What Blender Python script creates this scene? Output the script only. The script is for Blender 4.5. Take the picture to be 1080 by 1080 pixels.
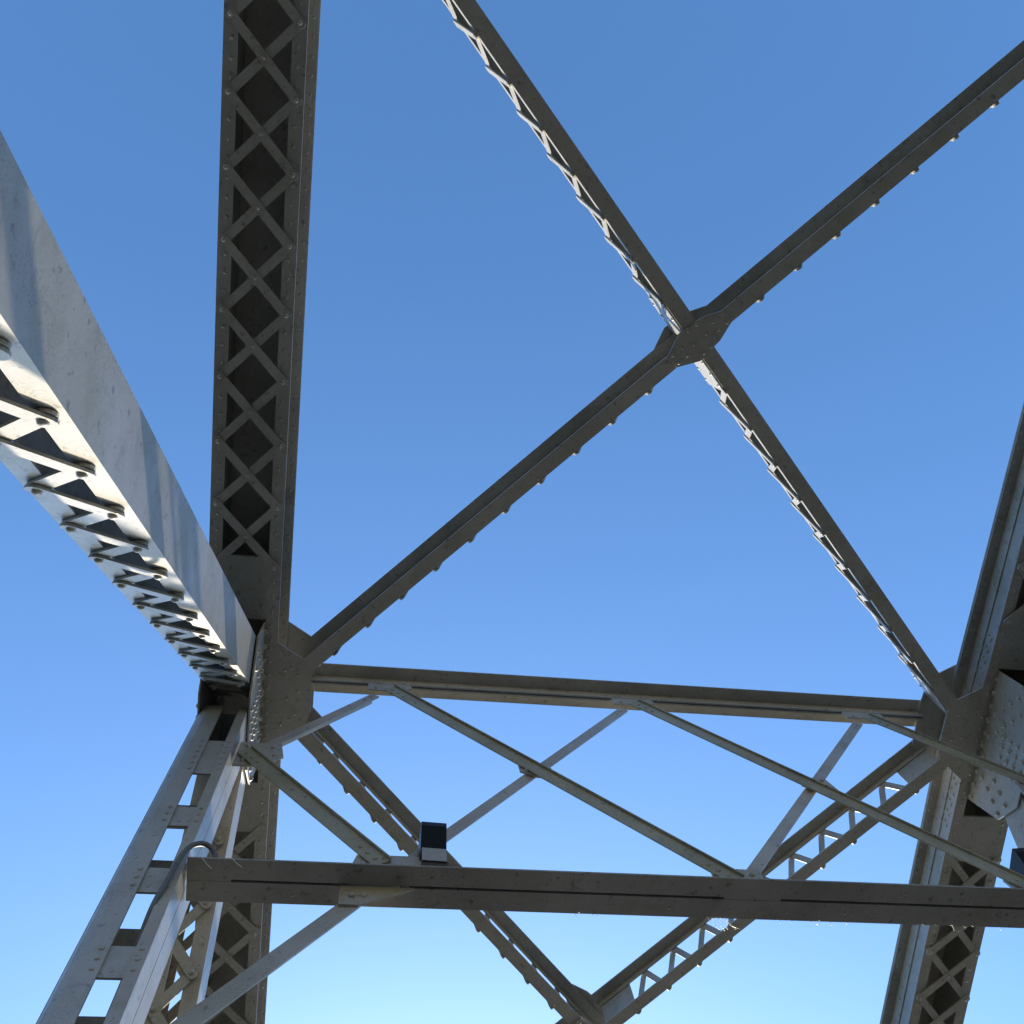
import bpy, math, random
from mathutils import Vector, Matrix
random.seed(7)
S = bpy.context.scene
for o in list(bpy.data.objects):
    bpy.data.objects.remove(o)

# ------------------------------------------------------------------ camera
CAM_Z = 1.6
def solved_rotation(yaw=0.5237, pitch=1.3334, roll=-0.4295):
    cy, sy, cp, sp = math.cos(yaw), math.sin(yaw), math.cos(pitch), math.sin(pitch)
    f = Vector((sy*cp, cy*cp, sp)); r = Vector((cy, -sy, 0)); u = r.cross(f)
    c, s = math.cos(roll), math.sin(roll)
    return c*r + s*u, -s*r + c*u, f
r_, u_, f_ = solved_rotation()
cam = bpy.data.cameras.new('camera')
cam.sensor_fit = 'HORIZONTAL'; cam.sensor_width = 36.0
cam.lens = 36.0 * 1011.889 / 1080.0
cam.clip_start = 0.05; cam.clip_end = 12000
camo = bpy.data.objects.new('camera', cam)
m = Matrix((r_, u_, -f_)).transposed().to_4x4(); m.translation = (0, 0, CAM_Z)
camo.matrix_world = m
S.collection.objects.link(camo); S.camera = camo

# ------------------------------------------------------------------ sky, sun, exposure
SUN_EL, SUN_AZ = math.radians(21.5), math.radians(5.4)     # azimuth measured from +Y towards +X
w = bpy.data.worlds.new('World'); S.world = w; w.use_nodes = True
nt = w.node_tree; nt.nodes.clear()
out = nt.nodes.new('ShaderNodeOutputWorld'); bg = nt.nodes.new('ShaderNodeBackground')
sky = nt.nodes.new('ShaderNodeTexSky'); sky.sky_type = 'NISHITA'; sky.sun_disc = False
sky.sun_elevation = SUN_EL; sky.sun_rotation = SUN_AZ
sky.altitude = 50; sky.air_density = 1.0; sky.dust_density = 1.5; sky.ozone_density = 8.0
bg.inputs['Strength'].default_value = 0.15
tint = nt.nodes.new('ShaderNodeMix'); tint.data_type = 'RGBA'; tint.blend_type = 'MULTIPLY'
tint.inputs[0].default_value = 1.0; tint.inputs[7].default_value = (1.06, 1.10, 1.0, 1)   # the slightly green-cyan cast of this sky
nt.links.new(sky.outputs[0], tint.inputs[6]); nt.links.new(tint.outputs[2], bg.inputs[0]); nt.links.new(bg.outputs[0], out.inputs[0])
sun = bpy.data.lights.new('sun', 'SUN'); sun.energy = 5.0; sun.angle = math.radians(0.55)
sun.color = (1.0, 0.87, 0.69)
suno = bpy.data.objects.new('sun', sun)
sd = Vector((math.sin(SUN_AZ)*math.cos(SUN_EL), math.cos(SUN_AZ)*math.cos(SUN_EL), math.sin(SUN_EL)))
suno.rotation_euler = sd.to_track_quat('Z', 'Y').to_euler()
suno.location = sd * 60
S.collection.objects.link(suno)
S.view_settings.view_transform = 'Standard'; S.view_settings.look = 'None'
S.view_settings.exposure = 1.32; S.view_settings.gamma = 1.0
S.render.engine = 'CYCLES'
S.cycles.max_bounces = 8; S.cycles.diffuse_bounces = 5

# ------------------------------------------------------------------ materials
def new_mat(name):
    mt = bpy.data.materials.new(name); mt.use_nodes = True
    n = mt.node_tree.nodes; n.clear()
    o = n.new('ShaderNodeOutputMaterial'); b = n.new('ShaderNodeBsdfPrincipled')
    mt.node_tree.links.new(b.outputs[0], o.inputs[0])
    return mt, n, mt.node_tree.links, b
def noise(n, L, co, scale, detail=4, rough=0.6, dist=0.0):
    t = n.new('ShaderNodeTexNoise'); t.inputs['Scale'].default_value = scale
    t.inputs['Detail'].default_value = detail; t.inputs['Roughness'].default_value = rough
    t.inputs['Distortion'].default_value = dist
    L.new(co, t.inputs['Vector']); return t.outputs[0]
def ramp(n, L, v, p0, p1, c0=(0, 0, 0, 1), c1=(1, 1, 1, 1)):
    r = n.new('ShaderNodeValToRGB'); e = r.color_ramp.elements
    e[0].position, e[1].position = p0, p1; e[0].color, e[1].color = c0, c1
    L.new(v, r.inputs[0]); return r.outputs[0]
def mix(n, L, fac, a, b):
    x = n.new('ShaderNodeMix'); x.data_type = 'RGBA'
    for sock, v in ((x.inputs[0], fac), (x.inputs[6], a), (x.inputs[7], b)):
        if isinstance(v, (int, float)): sock.default_value = v
        elif isinstance(v, tuple): sock.default_value = v
        else: L.new(v, sock)
    return x.outputs[2]
def mul(n, L, a, k):
    x = n.new('ShaderNodeMath'); x.operation = 'MULTIPLY'; L.new(a, x.inputs[0])
    if isinstance(k, (int, float)): x.inputs[1].default_value = k
    else: L.new(k, x.inputs[1])
    return x.outputs[0]

def paint(name, base, dark, dirt=0.5, rust=0.5, rough=0.37):
    """old grey bridge paint: mottled, grimy speckles, lichen film, small rust spots"""
    mt, n, L, b = new_mat(name)
    co = n.new('ShaderNodeTexCoord').outputs['Object']
    big = noise(n, L, co, 2.2, 5, .6)
    c = mix(n, L, ramp(n, L, big, .35, .68), base, dark)
    alg = noise(n, L, co, 5.0, 6, .7, .6)
    c = mix(n, L, mul(n, L, ramp(n, L, alg, .52, .72), .45), c, (.16, .17, .095, 1))
    sp = noise(n, L, co, 120, 3, .7)
    msk = noise(n, L, co, 7, 4, .6)
    f = mul(n, L, ramp(n, L, sp, .53, .64), ramp(n, L, msk, .40, .62))
    c = mix(n, L, mul(n, L, f, dirt), c, (.075, .055, .032, 1))
    spot = noise(n, L, co, 26, 3, .55)
    c = mix(n, L, mul(n, L, ramp(n, L, spot, .63, .70), dirt), c, (.04, .036, .03, 1))
    blot = noise(n, L, co, 8, 6, .72, .8)
    c = mix(n, L, mul(n, L, ramp(n, L, blot, .58, .66), dirt*.5), c, (.085, .075, .06, 1))
    rs = noise(n, L, co, 14, 5, .7, .4)
    rf = ramp(n, L, rs, .63, .72)
    c = mix(n, L, mul(n, L, rf, rust), c, (.17, .075, .03, 1))
    L.new(c, b.inputs['Base Color'])
    rr = ramp(n, L, big, .3, .7, (rough-.08,)*3+(1,), (rough+.14,)*3+(1,))
    L.new(rr, b.inputs['Roughness'])
    b.inputs['Specular IOR Level'].default_value = 0.6
    bm = n.new('ShaderNodeBump'); bm.inputs['Strength'].default_value = .14; bm.inputs['Distance'].default_value = .004
    L.new(noise(n, L, co, 55, 4, .65), bm.inputs['Height'])
    L.new(bm.outputs[0], b.inputs['Normal'])
    return mt
PAINT = paint('grey_bridge_paint', (.335, .324, .290, 1), (.248, .240, .213, 1))
OLIVE = paint('lichen_stained_paint', (.285, .272, .200, 1), (.20, .193, .130, 1), .6, .35, .55)
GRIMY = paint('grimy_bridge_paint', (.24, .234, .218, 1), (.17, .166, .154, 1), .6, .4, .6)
def plain(name, col, rough, metal=0.0, spec=.5, sc=30, var=.25):
    mt, n, L, b = new_mat(name)
    co = n.new('ShaderNodeTexCoord').outputs['Object']
    v = noise(n, L, co, sc, 4)
    c = mix(n, L, ramp(n, L, v, .3, .7), col, tuple(x*(1-var) for x in col[:3])+(1,))
    L.new(c, b.inputs['Base Color']); b.inputs['Roughness'].default_value = rough
    b.inputs['Metallic'].default_value = metal; b.inputs['Specular IOR Level'].default_value = spec
    return mt
BLACK = plain('black_plastic', (.010, .010, .011, 1), .4, spec=.3)
GLASS = plain('dark_lens_glass', (.004, .004, .006, 1), .5, spec=.12)
RUBBER = plain('grey_conduit_plastic', (.12, .12, .12, 1), .6)
ALU = plain('galvanised_bracket', (.33, .31, .28, 1), .5, .2)
SILK = plain('cobweb_silk', (.85, .83, .78, 1), .4, var=.05)

# ------------------------------------------------------------------ mesh helpers
XM2 = 3.478                                     # mirror: x -> XM2 - x carries one truss onto the other
class MB:
    def __init__(s): s.v, s.f, s.sm = [], [], []
    def add(s, vs, fs, smooth=False):
        k = len(s.v); s.v += [Vector(p) for p in vs]
        s.f += [tuple(i+k for i in f) for f in fs]; s.sm += [smooth]*len(fs)
    def hexa(s, p):                             # 8 corners: bottom ring, top ring
        c = sum((Vector(q) for q in p), Vector())/8
        fs = [(0,3,2,1), (4,5,6,7), (0,1,5,4), (1,2,6,5), (2,3,7,6), (3,0,4,7)]
        P = [Vector(q) for q in p]
        if (P[2]-P[0]).cross(P[3]-P[1]).dot(P[4]-P[0]) < 0: fs = [f[::-1] for f in fs]
        s.add(P, fs)
    def box(s, fr, a, b, c):                    # ranges along the frame's three axes
        O, A, B, C = fr
        q = lambda i, j, k: O + A*a[i] + B*b[j] + C*c[k]
        s.hexa([q(0,0,0), q(1,0,0), q(1,1,0), q(0,1,0), q(0,0,1), q(1,0,1), q(1,1,1), q(0,1,1)])
    def plate(s, poly, n, t):                   # flat plate: polygon and the thickness along n
        P = [Vector(p) for p in poly]; n = Vector(n).normalized()*t; N = len(P)
        area = sum(((P[i]-P[0]).cross(P[(i+1) % N]-P[0]) for i in range(N)), Vector())
        if area.dot(n) < 0: P.reverse()
        s.add(P + [p+n for p in P], [tuple(range(N))[::-1], tuple(range(N, 2*N))] +
              [(i, (i+1) % N, N+(i+1) % N, N+i) for i in range(N)])
    def rivet(s, p, n, r=.014, h=.62):
        n = Vector(n).normalized(); a = n.orthogonal().normalized(); b = n.cross(a); p = Vector(p)
        vs, fs, K = [], [], 8
        for (rr, hh) in ((1.0, -.1), (.86, .5), (.5, .87)):
            for i in range(K):
                t = 2*math.pi*i/K
                vs.append(p + (a*math.cos(t)+b*math.sin(t))*r*rr + n*r*hh*h)
        vs.append(p + n*r*h)
        for q in range(2):
            for i in range(K): fs.append((q*K+i, q*K+(i+1) % K, (q+1)*K+(i+1) % K, (q+1)*K+i))
        for i in range(K): fs.append((2*K+i, 2*K+(i+1) % K, 3*K))
        s.add(vs, fs, True)
    def bar(s, p0, p1, wdir_n, w, t, ext=.0, rnd=True):
        """flat lacing bar from p0 to p1 lying on the plane with normal wdir_n, thickness t along it, round ends"""
        p0, p1, n = Vector(p0), Vector(p1), Vector(wdir_n).normalized()
        d = (p1-p0).normalized(); e = n.cross(d).normalized()*(w/2)
        p0 = p0-d*ext; p1 = p1+d*ext
        if rnd:
            poly = []
            for c, sg in ((p0, -1), (p1, 1)):
                for k in range(7):
                    t_ = math.pi*(k/6) - math.pi/2
                    poly.append(c + d*sg*math.cos(t_)*w/2 + e*sg*math.sin(t_))
        else:
            poly = [p0-e, p1-e, p1+e, p0+e]
        s.plate(poly, n, t)
    def tube(s, pts, r, K=10):
        pts = [Vector(p) for p in pts]; rings = []
        for i, p in enumerate(pts):
            d = (pts[min(i+1, len(pts)-1)]-pts[max(i-1, 0)]).normalized()
            a = d.cross(Vector((.3, .2, 1))).normalized(); b = d.cross(a)
            rings.append([p + (a*math.cos(2*math.pi*k/K)+b*math.sin(2*math.pi*k/K))*r for k in range(K)])
        fs = []
        for i in range(len(pts)-1):
            for k in range(K): fs.append((i*K+k, i*K+(k+1) % K, (i+1)*K+(k+1) % K, (i+1)*K+k))
        fs += [tuple(range(K))[::-1], tuple((len(pts)-1)*K+k for k in range(K))]
        s.add([q for R in rings for q in R], fs, True)
    def build(s, name, mat, parent=None, mir=False):
        me = bpy.data.meshes.new(name)
        vs = [((XM2-p.x) if mir else p.x, p.y, p.z) for p in s.v]
        me.from_pydata(vs, [], [f[::-1] for f in s.f] if mir else s.f)
        me.polygons.foreach_set('use_smooth', s.sm); me.update()
        me.materials.append(mat)
        o = bpy.data.objects.new(name, me); S.collection.objects.link(o)
        if parent: o.parent = parent
        return o
def tag(o, label=None, cat=None, group=None, kind=None):
    for k, v in (('label', label), ('category', cat), ('group', group), ('kind', kind)):
        if v: o[k] = v
    return o
X3, Y3, Z3 = Vector((1,0,0)), Vector((0,1,0)), Vector((0,0,1))
def frame(O, A, B, C): return (Vector(O), Vector(A).normalized(), Vector(B).normalized(), Vector(C).normalized())
WORLD = frame((0,0,0), X3, Y3, Z3)

# ------------------------------------------------------------------ setting below
def sheet(name, x, y, z, mat, t):
    b = MB(); b.box(WORLD, x, y, (z-t, z)); o = b.build(name, mat); o['kind'] = 'structure'; return o
wat, n, L, b = new_mat('river_water')
co = n.new('ShaderNodeTexCoord').outputs['Object']
L.new(mix(n, L, ramp(n, L, noise(n, L, co, .02, 4), .35, .7), (.015, .025, .03, 1), (.025, .032, .028, 1)), b.inputs['Base Color'])
b.inputs['Roughness'].default_value = .2; b.inputs['Specular IOR Level'].default_value = .35
bm = n.new('ShaderNodeBump'); bm.inputs['Strength'].default_value = .3
L.new(noise(n, L, co, .9, 5), bm.inputs['Height']); L.new(bm.outputs[0], b.inputs['Normal'])
sheet('river', (-4000, 4000), (-4000, 4000), -9.0, wat, .5)
asp, n, L, b = new_mat('worn_asphalt')
co = n.new('ShaderNodeTexCoord').outputs['Object']
c = mix(n, L, ramp(n, L, noise(n, L, co, 140, 3, .7), .3, .7), (.028, .027, .025, 1), (.06, .057, .052, 1))
c = mix(n, L, mul(n, L, ramp(n, L, noise(n, L, co, .8, 5), .45, .7), .5), c, (.05, .048, .046, 1))
L.new(c, b.inputs['Base Color']); b.inputs['Roughness'].default_value = .9
sheet('road', (-.62, 4.10), (-14, 24), 0.0, asp, .28)

# unseen slope added behind the camera to bounce warm light onto rear faces
hil, n, L, b = new_mat('bounce_slope_grass')
co = n.new('ShaderNodeTexCoord').outputs['Object']
c = mix(n, L, ramp(n, L, noise(n, L, co, .05, 6), .4, .62), (.30, .245, .13, 1), (.17, .15, .07, 1))
L.new(c, b.inputs['Base Color']); b.inputs['Roughness'].default_value = .95
b = MB(); NX, NY = 40, 16; random.seed(5)
for j in range(NY+1):
    for i in range(NX+1):
        x, t = -420+21*i, j/NY
        z_ = -9.3 + 95*t**1.3*(1+.18*math.sin(x*.013+1.2)+.10*math.sin(x*.05)) + random.uniform(-1, 1)*t
        b.v.append(Vector((x, -55-230*t-.0004*x*x*(-1), z_)))
b.f = [(j*(NX+1)+i, (j+1)*(NX+1)+i, (j+1)*(NX+1)+i+1, j*(NX+1)+i+1) for j in range(NY) for i in range(NX)]; b.sm = [True]*len(b.f)
b.build('bounce_slope', hil)['kind'] = 'structure'

# ------------------------------------------------------------------ the bridge
bridge = bpy.data.objects.new('steel_truss_bridge', None); S.collection.objects.link(bridge)
tag(bridge, 'grey riveted steel truss bridge with laced chords, cross bracing and sunlit diagonals', 'bridge')
XL, WC, ND, HZ = -.699, .446, 2.604, 7.6        # inner face of the chord, its width, panel point, underside level
L2, A1, A2 = 2.561, .0664, .0045                 # half a panel; slope of the chord on either side of the panel point
d1 = Vector((0, 1, A1)).normalized(); d2 = Vector((0, 1, -A2)).normalized()
NODE = Vector((XL, ND, HZ))
DEP = .30

def chord(mir):
    b = MB()
    for d, s0, s1 in ((d1, -9.0, 0.0), (d2, 0.0, 11.0)):
        up = X3.cross(d).normalized()
        fr = (NODE, d, X3, up)
        WB = -.055                                                 # outer face of the web
        for u0, u1 in ((WB-.012, WB), (-WC-WB, -WC-WB+.012)):      # webs
            b.box(fr, (s0, s1), (u0, u1), (.0135, DEP))
        b.box(fr, (s0, s1), (-.080, 0), (.001, .013)); b.box(fr, (s0, s1), (-WC, -WC+.080), (.001, .013))
        b.box(fr, (s0, s1), (-WC-.03, .03), (DEP, DEP+.012))       # cover plate
        for lo, hi in ((DEP-.011, DEP-.001), (DEP-.110, DEP-.0112)):
            w_ = (WB+.0005, .027) if hi > DEP-.01 else (WB+.0005, WB+.0095)
            b.box(fr, (s0, s1), w_, (lo, hi)); b.box(fr, (s0, s1), (-WC-w_[1], -WC-w_[0]), (lo, hi))
        b.box(fr, (s0, s1), (WB+.0005, WB+.0095), (.0135, .088))
        P = lambda s, u, v: NODE + d*s + X3*u + up*v
        k = s0 + .03
        while k < s1-.02:
            if -7 < k < 6:
                b.rivet(P(k, -.045, .001), -up, .0125); b.rivet(P(k, -WC+.045, .001), -up, .0125)
                b.rivet(P(k, .000, DEP-.011), -up, .0115)
                b.rivet(P(k+.04, WB+.0095, DEP-.065), X3, .012)
                b.rivet(P(k, WB+.0095, .055), X3, .013)
                b.rivet(P(k, -WC, DEP-.011), -up, .0115)
            k += .1035
    # splice rivets near the panel point
    for i in range(5):
        for j in range(4):
            b.rivet(NODE + d1*(-.72+.085*i+.03*(j % 2)) + X3*-.0545 + Z3*(.10+.032*j), X3, .0145)
            b.rivet(NODE + d2*(.42+.085*i+.03*(j % 2)) + X3*-.0545 + Z3*(.10+.032*j), X3, .0145)
    o = b.build('top_chord', PAINT, bridge, mir)
    # double lacing under the box
    def run(d, ys):
        up = X3.cross(d).normalized(); far = MB()
        for y in ys:
            s = (y-ND)/d.y; ps = .39
            seen = (-2.1 < y < 5.3) if not mir else (.5 < y < 6.0)
            P = lambda s_, u, v: NODE + d*s_ + X3*u + up*v
            for low, (ua, ub) in ((1, (-WC+.040, -.040)), (0, (-.040, -WC+.040))):
                v = -.0235 if low else -.0115
                q = MB() if seen else far; q.bar(P(s, ua, v), P(s+ps, ub, v), up, .053, .011, .006)
                if low:
                    q.rivet(P(s, ua, v), -up, .0165, .8); q.rivet(P(s+ps, ub, v), -up, .0165, .8)
                    q.rivet(P(s+ps/2, (ua+ub)/2, v), -up, .014)
                if seen: q.build('lacing_bar', PAINT, o, mir)
        if far.v: far.build('lattice', PAINT, o, mir)
    run(d1, [-1.398-.39*9 + .39*k for k in range(17)])
    run(d2, [3.57+.39*k for k in range(17)])
    # tie plates at both ends of the lacing
    for d, y0, y1, n_ in ((d1, 1.665, 2.083, 4), (d2, 3.24, 3.60, 4)):
        up = X3.cross(d).normalized(); s0, s1 = (y0-ND)/d.y, (y1-ND)/d.y
        q = MB(); q.box((NODE, d, X3, up), (s0, s1), (-WC+.070, -.070), (.0136, .0250))
        q.box((NODE, d, X3, up), (s0, s1), (-WC+.0805, -.0805), (.0018, .0134))
        for i in range(n_):
            for u in (-.045, -WC+.045):
                q.rivet(NODE + d*(s0+.05+(s1-s0-.1)*i/(n_-1)) + X3*u + up*.001, -up, .0145)
        q.build('tie_plate', PAINT, o, mir)
    return o

def post(mir, dy=0.0):
    b = MB(); T = Vector((0, dy, 0)); fr = (T, X3, Y3, Z3); z = (-.3, 7.86)
    b.box(fr, (-.807, -.797), (2.512, 2.634), z); b.box(fr, (-.807, -.797), (2.640, 2.768), z)
    b.box(fr, (-.826, -.808), (2.58, 2.69), z)
    zr = (z[0], 7.15)
    b.box(fr, (-.850, -.797), (2.500, 2.511), zr); b.box(fr, (-.878, -.797), (2.769, 2.780), z)
    b.box(fr, (-1.086, -1.076), (2.545, 2.768), z)
    b.box(fr, (-1.03, -.945), (2.500, 2.511), zr); b.box(fr, (-1.086, -1.058), (2.769, 2.780), z)
    pr = [(-1.078, 2.535), (-1.062, 2.514), (-1.031, 2.502), (-1.031, 2.512), (-1.056, 2.522), (-1.068, 2.540)]
    b.plate([(x, y+dy, z[0]) for x, y in pr], Z3, zr[1]-z[0])
    zs = [6.515] + [5.90-.52*k for k in range(11)]
    for i, zc in enumerate(zs):
        hh = .19 if i == 0 else .0875
        for k in range(6 if i == 0 else 3):
            zz = zc - hh + .03 + k*(2*hh-.06)/(5 if i == 0 else 2)
            b.rivet((-.972, 2.500+dy, zz), -Y3, .0125); b.rivet((-.826, 2.500+dy, zz), -Y3, .0115)
    o = b.build('vertical_post', PAINT, bridge, mir)
    for i, zc in enumerate(zs):
        hh = .19 if i == 0 else .0875
        for y0, za, zb in ((2.5115, zc-hh, zc+hh), (2.7575, zc+.42-.11, zc+.42+.11) if i else (2.7575, 6.95, 7.60)):  # top front plate is added to keep light out of the post head
            q = MB(); q.box(fr, (-1.0 if y0 < 2.6 else -1.075, -.829 if y0 < 2.6 else -.808), (y0, y0+.0105), (za, zb)); q.build('batten_plate', PAINT, o, mir)
    return o

def laced_box(name, O, d, back, width, depth, s0, s1, pitch, n0, n1, mir, ph, lo, hi):
    """two channels facing each other, zigzag bars on the face v=0 (outward normal -back) and on the far face"""
    O, d, back = Vector(O), Vector(d).normalized(), Vector(back).normalized()
    b = MB(); fr = (O, d, X3, back); W = width; fl = .072
    b.box(fr, (s0, s1), (-.010, 0), (0, depth)); b.box(fr, (s0, s1), (-W, -W+.010), (0, depth))
    for v0 in (0, depth-.011):
        b.box(fr, (s0, s1), (-.010-fl, -.010), (v0, v0+.011)); b.box(fr, (s0, s1), (-W+.010, -W+.010+fl), (v0, v0+.011))
    o = b.build(name, PAINT, bridge, mir)
    P = lambda s, u, v: O + d*s + X3*u + back*v
    for face in (0, 1):
        far = MB()
        v = -.0125 if face == 0 else depth+.0005
        nn = -back if face == 0 else back
        for k in range(n0, n1):
            sR = ph + k*pitch; sL = sR + pitch*.5
            seen = face == 0 and not mir and lo < sR < hi
            for (a, c, lv) in (((sR, -.052), (sL, -W+.052), 0), ((sL, -W+.052), (sR+pitch, -.052), 1)):
                vv = v - (.0122*lv if face == 0 else -.0122*lv)
                q = MB() if seen else far
                q.bar(P(a[0], a[1], vv), P(c[0], c[1], vv), back, .055, .0095, .008)
                if lv and face == 0:
                    q.rivet(P(a[0], a[1], vv), nn, .0165, .8); q.rivet(P(c[0], c[1], vv), nn, .0165, .8)
                if seen: q.build('lacing_bar', PAINT, o, mir)
        if far.v: far.build('lattice', PAINT, o, mir)
    return o

c_, s_ = .8457, .5336
def main_diagonal(mir):
    return laced_box('diagonal_member', (-.800, 1.25, 5.41), (0, s_, c_), (0, -c_, s_), .272, .290,
                     -6.4, 2.62, .333, -18, 7, mir, -.02, -2.0, 2.6)
def forward_diagonal(mir):
    return laced_box('diagonal_member', (-.800, 3.23, 6.42), (0, s_, -c_), (0, c_, s_), .255, .24,
                     -1.05, 7.4, .36, -2, 19, mir, .1, -1.0, 2.4)

def gussets(mir, dy=0.0):
    # flat plates for the lateral bracing, below and above the chord, and the two standing plates that take posts and diagonals
    T = Vector((0, dy, 0))
    b = MB(); zz = 7.5765
    b.plate([T+Vector(p) for p in ((-.790, 2.235, zz), (-.700, 2.235, zz), (-.478, 2.368, zz), (-.462, 2.70, zz), (-.490, 2.79, zz), (-.700, 2.955, zz), (-.790, 2.955, zz))], Z3, .011)
    for i in range(8):
        b.rivet(T+Vector((-.745, 2.28+.088*i, zz)), -Z3, .0135)
    for (x, y) in ((-.64, 2.42), (-.60, 2.40), (-.56, 2.45), (-.55, 2.56), (-.55, 2.64), (-.62, 2.62), (-.60, 2.76), (-.56, 2.72), (-.65, 2.80)):
        b.rivet(T+Vector((x, y, zz)), -Z3, .0135)
    b.build('gusset_plate', PAINT, bridge, mir)
    b = MB(); zz = 7.916
    b.plate([T+Vector(p) for p in ((-.720, 2.18, zz), (-.500, 2.315, zz), (-.475, 2.50, zz), (-.475, 2.86, zz), (-.720, 3.02, zz))], Z3, .011)
    b.build('gusset_plate', PAINT, bridge, mir)
    for x0, nx in ((-.7905, 1), (-1.087, -1)):
        b = MB()
        poly = [(2.10, 7.83), (2.10, 7.29), (2.40, 7.085), (2.88, 7.085), (3.06, 7.24), (3.12, 7.83)]
        b.plate([T+Vector((x0, y, z)) for y, z in poly], X3, .0105)
        xf = x0+.0105 if nx > 0 else x0
        pts = []
        for i in range(4):
            for j in range(4): pts.append((2.50+.075*i, 7.13+.075*j))
        for i in range(2):
            for j in range(6):
                pts.append((2.19+.07*j+.10*i, 7.30+.065*j-.05*i)); pts.append((3.02-.05*j-.09*i, 7.25+.08*j-.05*i))
        for i in range(10): pts.append((2.16+.1*i, 7.56))
        for y, z in pts: b.rivet(T+Vector((xf, y, z)), X3*nx, .020, .9)
        b.build('gusset_plate', PAINT, bridge, mir)

XMID = XM2/2
C1 = Vector((XMID, ND-L2, HZ-A1*L2)); C2 = Vector((XMID, ND+L2, HZ-A2*L2))
DL = .333
def lateral(C, d, nrm, arms):
    """flat lateral brace: lower and upper angle with zigzag bars standing between them on the far (sunny) side"""
    d = d.normalized(); side = nrm.cross(d).normalized()
    if side.y < 0: side = -side                                     # towards the far end of the bridge
    parts = []
    for a0, a1 in arms:
        b = MB(); fr = (C, d, side, nrm)
        b.box(fr, (a0, a1), (-.046, .050), (-.009, .001)); b.box(fr, (a0, a1), (.041, .050), (.0015, .043))
        b.box(fr, (a0, a1), (-.046, .050), (DL-.001, DL+.009)); b.box(fr, (a0, a1), (.041, .050), (DL-.043, DL-.0015))
        o = b.build('lateral_brace', PAINT, bridge)
        q = MB(); P = lambda s, v, w: C + d*s + side*w + nrm*v
        e0, e1 = a0+.30, a1-.30; npit = max(1, round((e1-e0)/.29)); ps = (e1-e0)/npit
        for k in range(npit):
            s = e0+ps*k
            q.bar(P(s, .012, .0525), P(s+ps/2, DL-.020, .0525), side, .046, .008, .001)
            q.bar(P(s+ps/2, DL-.020, .061), P(s+ps, .012, .061), side, .046, .008, .001)
            q.rivet(P(s+ps, .014, .069), side, .009, .3)
            q.rivet(P(s+ps, -.004, .03), -nrm, .012)
        q.build('lattice', PAINT, o)
        for s0, s1 in ((a0+.02, a0+.30), (a1-.30, a1-.02)):
            q = MB(); q.box(fr, (s0, s1), (.0525, .0605), (.004, DL-.004))
            for i in range(3):
                for v in (.03, DL-.03): q.rivet(P(s0+.05+.09*i, v, .0605), side, .012)
            q.build('tie_plate', PAINT, o)
        parts.append(o)
    return parts

# ---- top lateral bracing
n1 = X3.cross(d1).normalized(); n2 = X3.cross(d2).normalized()
W1, LY1, LY2 = 4.919, 5.12, 5.05
e1a = Vector((W1, LY1, LY1*A1)); e1b = Vector((-W1, LY1, LY1*A1))
e2a = Vector((W1, LY2, -LY2*A2)); e2b = Vector((-W1, LY2, -LY2*A2))
for mir in (False, True):
    o = chord(mir)
    o['label'] = ('dark box chord overhead with crossed lacing bars on its underside' if not mir else 'right-hand box chord with pale blue-lit web and riveted edge')
    o = main_diagonal(mir)
    if not mir: o['label'] = 'broad sunlit diagonal with smooth side and bright laced underside'
    o = post(mir)
    if not mir: o['label'] = 'upright battened post with open slots and white sunlit edge'
    o = forward_diagonal(mir)
    if not mir: o['label'] = 'slim laced diagonal standing behind the battened post'
    gussets(mir)
half1 = e1a.length/2; half2 = e2a.length/2
A = lateral(C1, e1a, n1, [(-half1+.20, -.03), (.075, half1-.20)])
for o in A: o['label'] = 'lateral brace with sunlit zigzag edge'
lateral(C1, e1b, n1, [(-half1+.20, half1-.20)])[0]['label'] = 'long shaded lateral brace crossing under the sky'
lateral(C2, e2a, n2, [(-half2+.24, half2-.24)]); 
lateral(C2, e2b, n2, [(-half2+.24, -.09), (.09, half2-.24)])
def centre_gusset(C, da, db, nrm):
    da, db = da.normalized(), db.normalized(); sd_ = nrm.cross(da).normalized()
    for v, t in ((-.0215, .011), (DL+.0105, .011)):
        b = MB(); P = lambda s, w: C + da*s + sd_*w + nrm*v
        b.plate([P(-.215, -.045), P(-.09, -.09), P(.08, -.11), P(.215, -.045), P(.215, .045), P(.08, .11), P(-.09, .095), P(-.215, .045)], nrm, t)
        if v < 0:
            for s in (-.19, -.12, .12, .19):
                for wv in (-.03, .03): b.rivet(P(s, wv), -nrm, .014)
            for k in (-.085, .085):
                for wv in (-.03, .03): b.rivet(C + db*k + nrm.cross(db)*wv + nrm*v, -nrm, .014)
            for k in (-.05, .05): b.rivet(P(k, 0), -nrm, .014)
        b.build('gusset_plate', PAINT, bridge)
centre_gusset(C1, e1b, e1a, n1); centre_gusset(C2, e2a, e2b, n2)

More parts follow.
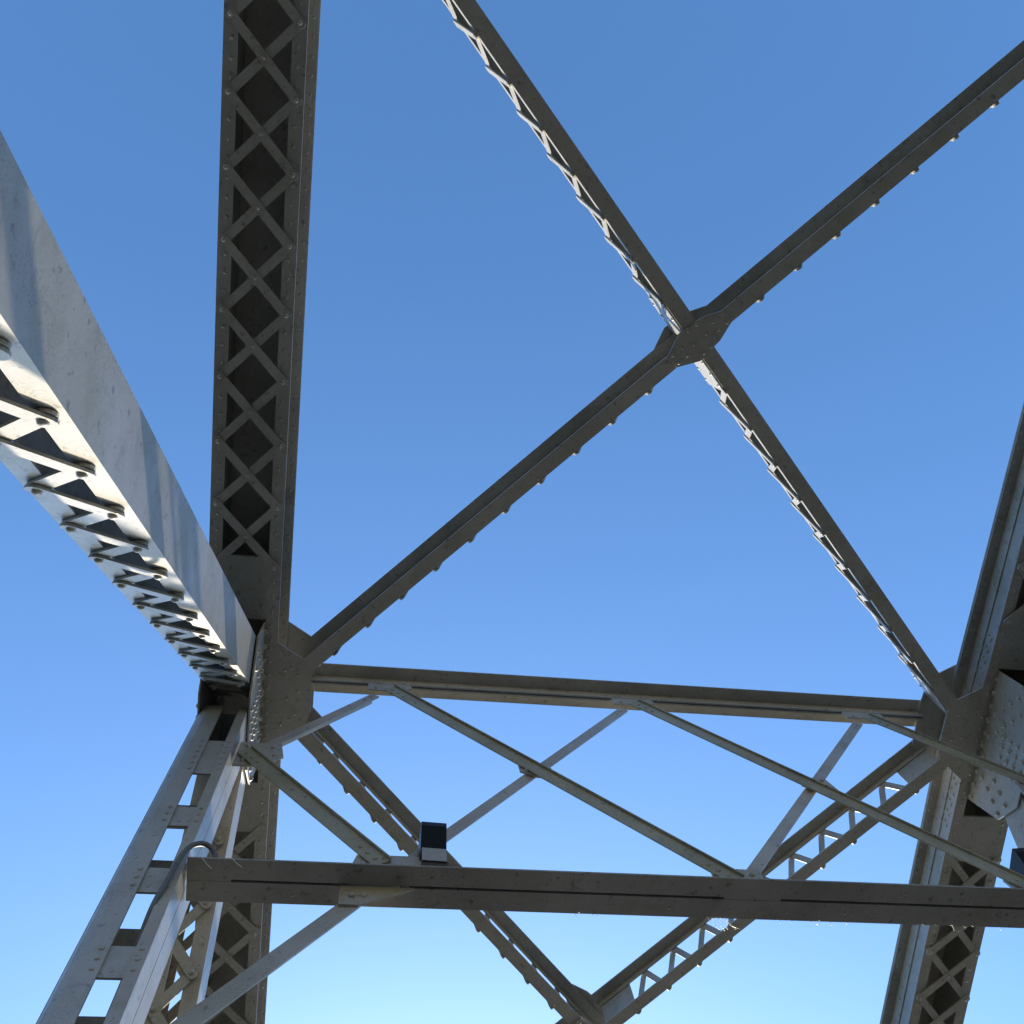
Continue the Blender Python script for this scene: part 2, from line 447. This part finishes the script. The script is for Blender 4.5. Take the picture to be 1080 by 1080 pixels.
# ---- sway frame across the bridge at the panel point
def sway(dy=0.0):
    T = Vector((0, dy, 0)); fr = (T, X3, Y3, Z3); made = []
    b = MB()                                                        # top strut: two angles back to back, legs down
    for y0, y1 in ((2.502, 2.602), (2.614, 2.712)): b.box(fr, (-.495, XM2+.495), (y0, y1), (7.940, 7.950))
    for y0, y1 in ((2.592, 2.602), (2.614, 2.624)): b.box(fr, (-.495, XM2+.495), (y0, y1), (7.866, 7.9395))
    for k in range(28): b.rivet(T+Vector((-.40+.165*k, 2.592, 7.90)), -Y3, .009)
    made.append(b.build('top_strut', PAINT, bridge))
    b = MB(); zl = 5.510                                            # lower strut: two angles back to back, legs up
    for y0, y1 in ((2.485, 2.584), (2.597, 2.697)): b.box(fr, (-.792, XM2+.792), (y0, y1), (zl, zl+.010))
    for y0, y1 in ((2.574, 2.584), (2.597, 2.607)): b.box(fr, (-.792, XM2+.792), (y0, y1), (zl+.0105, zl+.10))
    for xa, xb in ((-.792, -.60), (-.06, .19), (1.67, 1.95)):
        b.box(fr, (xa, xb), (2.5845, 2.5965), (zl+.001, zl+.012))
    random.seed(3)
    for k in range(17):
        for y in (2.53, 2.65):
            if random.random() < .75: b.rivet(T+Vector((-.62+.29*k, y+random.uniform(-.004, .004), zl)), -Z3, .008, .5)
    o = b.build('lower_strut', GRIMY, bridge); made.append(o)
    if not dy: o['label'] = 'dark lower strut of two grimy angles with a black slot between'
    # nodes of the sway lattice
    T0, T1, T2 = (0.02, 7.80), (1.73, 7.80), (3.45, 7.80)
    B0, B1, B2 = (0.10, 5.63), (1.80, 5.63), (3.40, 5.63)
    ML, MR = (-.74, 6.74), (4.218, 6.74)
    def brace(p, q, front, w, ext0=0, ext1=0):
        p3, q3 = Vector((p[0], 2.6+dy, p[1])), Vector((q[0], 2.6+dy, q[1]))
        d = (q3-p3).normalized(); p3 -= d*ext0; q3 += d*ext1
        e = d.cross(Y3).normalized()
        if e.z < 0: e = -e                                          # upper edge
        L_ = (q3-p3).length; f = (p3, d, e, Y3); b = MB()
        if front:
            b.box(f, (0, L_), (-w/2, w/2), (-.020, -.0105)); b.box(f, (0, L_), (w/2-.009, w/2), (-.034, -.0205))
            for s in (.05, .11, .17, L_-.17, L_-.11, L_-.05): b.rivet(p3 + d*s - e*.012 - Y3*.020, -Y3, .013)
        else:
            b.box(f, (0, L_), (-w/2, w/2), (.0105, .020)); b.box(f, (0, L_), (w/2-.010, w/2), (.0205, .08))
            for s in (.05, .11, L_-.11, L_-.05): b.rivet(p3 + d*s + Y3*.0105, -Y3, .012)
        made.append(b.build('sway_brace', OLIVE if front else PAINT, bridge))
    brace(ML, B0, 1, .098, .02, -.06); brace(T0, B1, 1, .098, -.03, -.02); brace(T1, B2, 1, .098, -.03, .02); brace(T2, MR, 1, .098, -.03, 0)
    brace(ML, T0, 0, .066, -.06, -.12); brace(B0, T1, 0, .066, -.10, -.11); brace(B1, T2, 0, .066, -.02, -.11); brace(B2, MR, 0, .066, -.1, -.06)
    # gussets of the frame, standing between the angles
    def gus(poly):
        b = MB(); b.plate([(x, 2.5945+dy, z) for x, z in poly], Y3, .011)
        cx = sum(p[0] for p in poly)/len(poly); cz = sum(p[1] for p in poly)/len(poly)
        for p in poly: b.rivet((cx+(p[0]-cx)*.62, 2.5945+dy, cz+(p[1]-cz)*.62), -Y3, .0165, .8)
        made.append(b.build('gusset_plate', PAINT, bridge))
    for t in (T0, T1, T2):
        gus([(t[0]-.125, 7.92), (t[0]-.125, 7.765), (t[0]+.02, 7.755), (t[0]+.17, 7.80), (t[0]+.17, 7.92)])
    for x in (B0[0], B2[0]):
        sg = 1 if x < XMID else -1
        gus([(x-sg*.22, 5.52), (x-sg*.22, 5.375), (x-sg*.13, 5.375), (x+sg*.11, 5.505), (x+sg*.15, 5.765), (x-sg*.16, 5.765)])
    gus([(B1[0]-.14, 5.515), (B1[0]+.14, 5.515), (B1[0]+.13, 5.765), (B1[0]-.12, 5.765)])
    for x in (.875, 2.595): gus([(x-.055, 6.80), (x-.05, 6.69), (x+.05, 6.635), (x+.16, 6.64), (x+.13, 6.79)])
    gus([(-.794, 6.60), (-.64, 6.60), (-.53, 6.72), (-.56, 6.88), (-.794, 6.88)])
    gus([(XM2+.794, 6.60), (XM2+.64, 6.60), (XM2+.53, 6.72), (XM2+.56, 6.88), (XM2+.794, 6.88)])
    # knee braces down to the posts
    for mir in (False, True):
        p, q = Vector((.01, 2.607+dy, 5.503)), Vector((-.795, 2.607+dy, 4.405))
        d = (q-p).normalized(); b = MB(); f = (p, d, d.cross(Y3).normalized(), Y3)
        b.box(f, (0, (q-p).length), (-.042, .042), (.0005, .010)); b.box(f, (0, (q-p).length), (-.042, -.032), (.0105, .06))
        made.append(b.build('knee_brace', PAINT, bridge, mir))
    return made
sway()

# ---- the next panel point (beyond the frame; its members throw shade into the view)
sway(5.12)
for mir in (False, True):
    post(mir, 5.12)
    b = MB(); b.box(WORLD, (-1.16, -.69), (-14, 24), (-.62, -.30)); b.build('bottom_chord', PAINT, bridge, mir)

# ------------------------------------------------------------------ things fixed to the bridge
def floodlight(x, z, label, rz=0.0, loc_y=2.50):
    e = bpy.data.objects.new('floodlight', None); S.collection.objects.link(e)
    e.location = (x, loc_y, z); e.rotation_euler = (0, 0, rz)
    tag(e, label, 'floodlight', 'black floodlights on the lower strut')
    fr = WORLD
    b = MB()
    prof = [(-.030, .305), (-.030, .275), (.018, .118), (.105, .118), (.115, .135), (.115, .295), (.105, .305)]
    b.plate([(-.062, y, z_) for y, z_ in prof], X3, .124)
    for k in range(5): b.box(fr, (-.06+.028*k, -.05+.028*k), (.1155, .145), (.15, .285))
    b.build('housing', BLACK, e)
    b = MB(); b.plate([(x_, y, z_) for x_, y, z_ in ((-.0605, -.0295, .270), (.0605, -.0295, .270), (.0605, .0150, .122), (-.0605, .0150, .122))], (0, -.956, -.289), .003); b.build('lens', GLASS, e)
    b = MB(); b.box(fr, (-.060, .060), (-.01, .09), (0.004, .012)); b.box(fr, (-.058, .058), (-.006, .0015), (.004, .113)); b.box(fr, (-.02, .02), (.03, .06), (.012, .114))
    b.build('bracket', ALU, e)
    return e
floodlight(.30, 5.615, 'small black floodlight on a pale bracket standing on the lower strut', .04, 2.53)
floodlight(3.445, 5.615, 'black floodlight beside the riveted gusset plate, with a looped cable below it', -.1, 2.53)
b = MB()
pts = [(-.88, 2.62, 4.6), (-.875, 2.60, 4.85), (-.868, 2.555, 5.06), (-.855, 2.505, 5.20), (-.835, 2.482, 5.32), (-.824, 2.472, 5.42), (-.812, 2.468, 5.51), (-.79, 2.468, 5.575), (-.755, 2.475, 5.61), (-.72, 2.49, 5.615), (-.69, 2.51, 5.59), (-.67, 2.53, 5.54)]
def smooth(pts, n=6):
    P = [Vector(p) for p in pts]; out_ = []
    for i in range(len(P)-1):
        p0, p1, p2, p3 = P[max(i-1, 0)], P[i], P[i+1], P[min(i+2, len(P)-1)]
        for k in range(n):
            t = k/n
            out_.append(.5*((2*p1) + (p2-p0)*t + (2*p0-5*p1+4*p2-p3)*t*t + (3*p1-p0-3*p2+p3)*t**3))
    return out_ + [P[-1]]
b.tube(smooth(pts), .0125); tag(b.build('conduit', RUBBER), 'grey conduit bending from the battened post over the lower strut', 'conduit')
b = MB()
b.tube(smooth([(3.42, 2.545, 5.745), (3.37, 2.52, 5.735), (3.32, 2.50, 5.70), (3.30, 2.50, 5.655), (3.32, 2.51, 5.625), (3.37, 2.53, 5.615)]), .008)
tag(b.build('cable', BLACK), 'thin black cable looping below the edge floodlight', 'cable')
b = MB(); random.seed(11)
def strand(x, y, z, L_, lean):
    b.tube([(x, y, z), (x+lean*L_*.5, y+random.uniform(-.01, .01), z-L_*.5), (x+lean*L_, y+random.uniform(-.01, .01), z-L_)], .0011, 4)
for x0, x1, n_ in ((.95, 1.15, 5), (1.95, 2.6, 9), (2.65, 3.1, 6)):
    for k in range(n_): strand(random.uniform(x0, x1), 2.695, 5.512, random.uniform(.012, .03), random.uniform(.1, .7))
for k in range(5): strand(1.60+.022*k, 2.695, 5.512, random.uniform(.07, .10), .5)
for x in (-.73, -.60): strand(x, 2.48, 5.51, .07, .8)
tag(b.build('cobweb', SILK), 'sunlit cobweb threads along the bottom edge of the lower strut', 'cobweb', kind='stuff')
